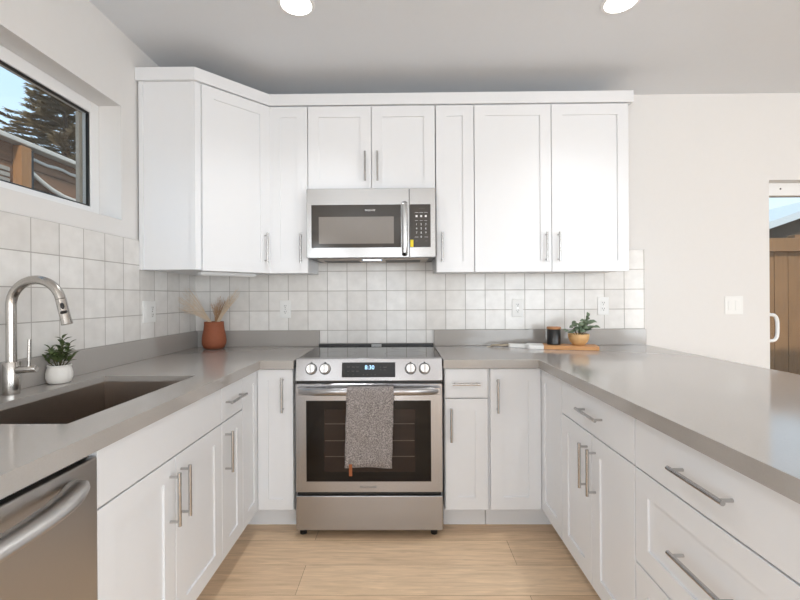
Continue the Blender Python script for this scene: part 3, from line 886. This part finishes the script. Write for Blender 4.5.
for (dx, dy, hh) in ((.45, 0, 4.7), (-1.35, .1, 2.9), (-.5, -.7, 2.2), (1.35, -.3, 2.7), (.8, .7, 3.6), (-1.5, -.6, 1.5), (1.6, .3, 1.7), (.2, -1.0, 1.9), (-.5, .8, 2.9), (1.0, -.9, 1.7)):
    p0 = Vector((dx*.35, dy*.35, 2.5)); p1 = Vector((dx*1.2, dy*1.1, 2.5+hh*.92))
    stems.tube([p0, (p0+p1)/2+Vector((dx*.1, 0, 0)), p1], [.08, .06, .04], 6)
    nl = 4+int(hh*1.6)
    for k in range(nl):
        q = .35+.65*k/(nl-1)
        c = p0.lerp(p1, q); a = k*2.4+rg.random()
        l_ = 1.3-.25*q+rg.random()*.4
        d = Vector((math.cos(a), math.sin(a), .15+.35*q+.3*rg.random())).normalized()
        leaf(lv, c, c+d*l_, .29+.08*rg.random(), (0, 0, 1))
for q in list(lv.bm.verts)+list(stems.bm.verts): q.co.x = max(q.co.x, -1.62-.05*math.sin(q.co.z*9))
stems.build('stems', M['stem'], r, 60); lv.build('leaves', M['leaf'], r, 60)

VXc, VYc = -48.4, -4.7
r = thing('vase', 'rounded terracotta vase in the left worktop corner', 'vase', (VXc, VYc, 36))
b = MB(); b.lathe([(0, .02), (2.0, .02), (2.5, .3), (2.9, 1.2), (2.95, 2.2), (2.8, 3.4), (2.5, 4.8), (2.36, 6.0), (2.36, 6.8), (2.28, 6.88), (2.16, 6.8), (2.12, 5.5), (2.4, 3.5), (2.5, 1.8), (0, .6)], n=48)
b.build('vase_body', M['terra'], r, 60)
def fan(label, m, tips, n, base, seed, bow=.8, wd=.06):
    # strands from the vase mouth to tips spread between three corner points
    rg = random.Random(seed)
    b = MB()
    A, B, C_ = [Vector(t) for t in tips]
    stem0 = Vector((base[0]*.3, base[1]*.3, 1.4))
    for k in range(n):
        u = (k+rg.random())/n
        t = (A.lerp(C_, u*2) if u < .5 else C_.lerp(B, u*2-1))
        p0 = Vector(base)+Vector(((rg.random()-.5)*.7, (rg.random()-.5)*.5, 0))
        f_ = .72+.28*rg.random()
        e_ = p0+(t-p0)*f_+Vector((0, (rg.random()-.5)*1.2, 0))
        pts = []
        for j in range(7):
            q = j/6
            p = p0.lerp(e_, q)
            p.z += bow*math.sin(q*PI)*.5
            pts.append(p)
        b.tube([stem0, stem0.lerp(p0, .6)]+pts, [.05, .05]+[wd*(1-.12*j) for j in range(7)], 4)
        for j in range(4):
            q = .45+.55*rg.random()
            p = p0.lerp(e_, q); p.z += bow*math.sin(q*PI)*.5
            g = (e_-p0).normalized()+Vector((rg.random()-.5, rg.random()-.5, rg.random()-.6))*.5
            b.tube([p, p+g*(.5+.8*rg.random())], [wd*.55, .008], 3)
    o = b.build('dried_grass', m)
    o.location = (VXc*I, VYc*I, 36*I)
    return tag(o, label, 'dried grass', 'dried grass in the vase')
fan('beige dried grass fanning left out of the terracotta vase', M['pampas'], ((-5.9, -7.0, 10.0), (-4.6, -3.0, 16.0), (-6.1, -6.2, 13.4)), 48, (-.9, -.3, 6.8), 1)
fan('beige dried grass leaning right out of the terracotta vase', M['pampas'], ((4.0, -.5, 13.4), (7.6, -1.2, 14.3), (6.4, -1.2, 15.2)), 34, (1.3, -.4, 6.8), 2, .4)
fan('brown dried grass upright in the middle of the terracotta vase', M['pampas2'], ((-1.2, .5, 11.2), (3.4, .9, 12.4), (1.3, .8, 13.0)), 44, (.4, .6, 6.8), 3, .2)

# ------------------------------------------------------------------ board, candle, trailing plant
r = thing('cutting_board', 'wooden serving board with white painted handle on the right worktop', 'cutting board', (39.2, -8.3, 36.0), -15)
def rounded(x0, x1, y0, y1, rr, n=6):
    out = []
    for (cx, cy, a0) in ((x1-rr, y1-rr, 0), (x0+rr, y1-rr, 90), (x0+rr, y0+rr, 180), (x1-rr, y0+rr, 270)):
        for k in range(n+1):
            a = math.radians(a0+90*k/n); out.append((cx+rr*math.cos(a), cy+rr*math.sin(a)))
    return out
b = MB(); b.prism([(-4.6, -2.75)]+[(7.3, -2.75), (7.8, -2.3), (7.8, 2.3), (7.3, 2.75)]+[(-4.6, 2.75)], .02, .9); b.build('board_body', M['board'], r, bevel=.06)
b = MB(); b.prism([(-4.61, 2.75), (-8.0, 2.75), (-8.4, 2.4), (-8.8, .95), (-12.6, .8), (-13.0, .4), (-13.0, -.4), (-12.6, -.8), (-8.8, -.95), (-8.4, -2.4), (-8.0, -2.75), (-4.61, -2.75)], .02, .9); b.build('board_handle', M['boardwhite'], r, bevel=.06)
b = MB()
pts = []
for k in range(33):
    a = 2*PI*k/32
    pts.append((-14.7+2.6*math.cos(a), .5*math.sin(a)*2.0, .2+.55*max(0, math.cos(a))+.5*math.sin(a*.5)**2*abs(math.sin(a))))
b.tube(pts, .11, 8)
b.tube([(-17.2, 0, .2), (-17.9, -.5, .14), (-18.3, -.2, .12)], .1, 6)
b.build('hanging_cord', M['cord'], r, 60)
r = thing('candle_jar', 'black candle jar with wooden lid standing on the serving board', 'candle', (37.45, -6.9, 36.91))
b = MB(); b.lathe([(0, .01), (1.55, .01), (1.65, .12), (1.65, 3.7), (1.58, 3.8), (0, 3.8)]); b.build('jar', M['candle'], r, 40)
b = MB(); b.lathe([(0, 3.81), (1.66, 3.81), (1.7, 3.88), (1.7, 4.25), (1.62, 4.33), (0, 4.33)]); b.build('lid', M['lid'], r, 40)
r = thing('potted_plant', 'grey-green trailing plant in a wooden bowl on the serving board', 'plant', (42.9, -8.6, 36.91))
b = MB(); b.lathe([(0, .01), (1.25, .01), (1.4, .1), (1.95, .7), (2.35, 1.6), (2.48, 2.6), (2.42, 2.72), (2.3, 2.66), (2.2, 2.2), (0, 2.1)]); b.build('bowl', M['bowl'], r, 50)
b = MB(); b.lathe([(0, 2.12), (2.18, 2.12), (2.2, 2.3), (0, 2.45)]); b.build('soil', M['soil'], r, 50)
stems, lv = MB(), MB()
rg = random.Random(11)
for (dx, dy, dz) in ((2.3, .2, 5.0), (2.9, .2, 3.6), (3.4, -.4, 2.2), (1.2, .4, 3.6), (-.4, -.9, 2.6), (-1.9, -.3, 2.6), (-1.2, .8, 3.0), (-.6, -2.0, 1.0), (-3.0, -.8, .9), (2.2, -1.0, 2.0), (.6, -1.0, 2.4)):
    p0 = Vector((dx*.25, dy*.3, 2.3)); p1 = Vector((dx, dy, 2.3+dz*.9))
    pm = (p0+p1)/2+Vector((0, 0, .5))
    stems.tube([p0, pm, p1], [.08, .07, .05], 6)
    for k in range(4):
        q = .45+.55*k/3
        c = p0.lerp(p1, q)+Vector((0, 0, .4*math.sin(q*PI)))
        a = k*2.2+rg.random()*2
        d = Vector((math.cos(a), -.35+.3*math.sin(a), .25+.5*rg.random()-.3)).normalized()
        leaf(lv, c, c+d*(1.2+.5*rg.random()), .52+.14*rg.random(), (rg.random()-.5, -.7+.6*rg.random(), .6), .2)
stems.build('stems', M['stem'], r, 60); lv.build('leaves', M['leafpale'], r, 60)

# ------------------------------------------------------------------ outdoors
b = MB(); b.box(-700, LX-7.1, -600, 700, -8, -.5); b.box(LX-7.1, 700, 6.2, 700, -8, -.5)
struct(b.build('ground', M['ground']))
# weathered fence outside the kitchen window
r = thing('fence', 'weathered brown board fence outside the kitchen window', 'fence', (-112, 0, -.5))
b = MB()
for k in range(17):
    z = .5+k*5.5
    b.box(-.5, .5, -110, 140, z, z+5.35, .06)
b.build('fence_boards', M['fenceh'], r)
b = MB()
def wavy(mb, y0, y1, z, sag, x, wd, ht, n=30):
    pts = [(x, y0+(y1-y0)*k/n, z-sag*math.sin(PI*((k/n*3) % 1))) for k in range(n+1)]
    mb.tube(pts, ht, 8, flat=(wd, 1))
b.box(-2.6, 3.0, -110, 140, 94.1, 95.5, .2)
b.build('cap_rail', M['caprail'], r)
b = MB(); b.tube([(1.3, y, z) for y, z in ((12.8, 87.2), (16, 85.6), (20, 84.0), (25, 82.8), (31, 82.3), (40, 82.2), (60, 82.6))], .75, 8, flat=(.6, 1)); b.tube([(1.0, y, 91.3+.25*math.sin(y*.6)) for y in range(13, 90, 3)], .5, 8, flat=(.6, 1)); b.build('pale_rail', M['caprail'], r)
for y in (-40, 9.0, 70):
    b = MB(); b.box(.6, 3.2, y-1.7, y+1.7, 0, 93.5, .1); b.build('fence_post', M['fencepost'], r)
b = MB(); b.box(.6, 2.2, 11.4, 12.6, 0, 93.5, .1); b.build('dark_post', M['darkpost'], r)
b = MB()
for k in range(22):
    z0 = 52+k*1.6
    b.box(.62, 1.1, -20, 6.0, z0, z0+1.1)
b.build('lattice_panel', M['lattice'], r)
# conifer
def conifer(label, x, y, h, slope, seed, nb=16, zlow=98):
    rg = random.Random(seed)
    r = thing('conifer_tree', label, 'tree', (x, y, -.5))
    t = MB(); t.tube([(0, 0, 0), (0, 0, h*.5), (0, 0, h-2)], [5, 3, .4], 10); t.build('trunk', M['bark'], r, 60)
    f = MB()
    z = zlow
    while z < h-3:
        R_ = slope*(h-z)
        for k in range(13):
            a = rg.random()*2*PI
            L_ = R_*(.7+.5*rg.random())
            p0 = Vector((0, 0, z+rg.random()*3))
            out = Vector((math.cos(a), math.sin(a), 0))
            pts = [p0+out*L_*q+Vector((0, 0, L_*(.30*q-.42*q*q+.2*q**4))) for q in (0, .3, .6, .85, 1)]
            f.tube(pts, [.5, .4, .3, .2, .08], 4)
            nn = int(8+L_*1.5)
            for j in range(nn):
                q = .15+.85*j/nn
                i0 = min(3, int(q*4)); c = pts[i0].lerp(pts[i0+1], q*4-i0)
                for s in (-1, 1):
                    sd = Vector((-out.y, out.x, 0))*s
                    e_ = c+(sd*(.5+.6*rg.random())+out*(.7+.4*rg.random())+Vector((0, 0, -.15+.5*rg.random()))).normalized()*(2.6+3.2*rg.random())*(1.1-.4*q)
                    f.tube([c, (c+e_)/2+Vector((0, 0, .15)), e_], [.22, .26, .03], 3, False)
        z += 3.4
    f.build('needles', M['needle'], r)
conifer('tall brownish conifer behind the weathered fence', -192, 128, 194, .48, 5)
conifer('small conifer at left of the tall one', -250, 40, 144, .24, 8)
# cedar fence outside the glass door
r = thing('fence', 'cedar board fence outside the glass door', 'fence', (150, 62, -.5))
b = MB()
for k in range(26):
    x = -60+k*5.6
    b.box(x, x+5.45, 0, .8, 1, 72, .08)
b.build('fence_boards', M['fence'], r)
b = MB(); b.box(-60, 86, -1.4, -.02, 67, 72.4, .1); b.build('top_rail', M['fence'], r)
b = MB(); b.box(-60, 86, -1.4, -.02, 10, 15, .1); b.build('bottom_rail', M['fence'], r)
for x in (-40, 12.5, 70):
    b = MB(); b.box(x-1.8, x+1.8, .9, 4.5, 0, 74, .1); b.build('fence_post', M['fence'], r)
# neighbouring shed with pale roof
r = thing('shed', 'dark brown shed with pale sloping roof beyond the cedar fence', 'shed', (240, 190, -.5))
SH = -13
b = MB(); b.extrude_poly([(-60, 0, 0), (80, 0, 0), (80, 0, 130+SH), (-60, 0, 82+SH)], (0, 90, 0)); b.build('shed_wall', M['darkwall'], r)
b = MB(); b.extrude_poly([(-75, -8, 78+SH), (90, -8, 134.5+SH), (90, -8, 139.5+SH), (-75, -8, 83+SH)], (0, 106, 0)); b.build('roof', M['roofw'], r)
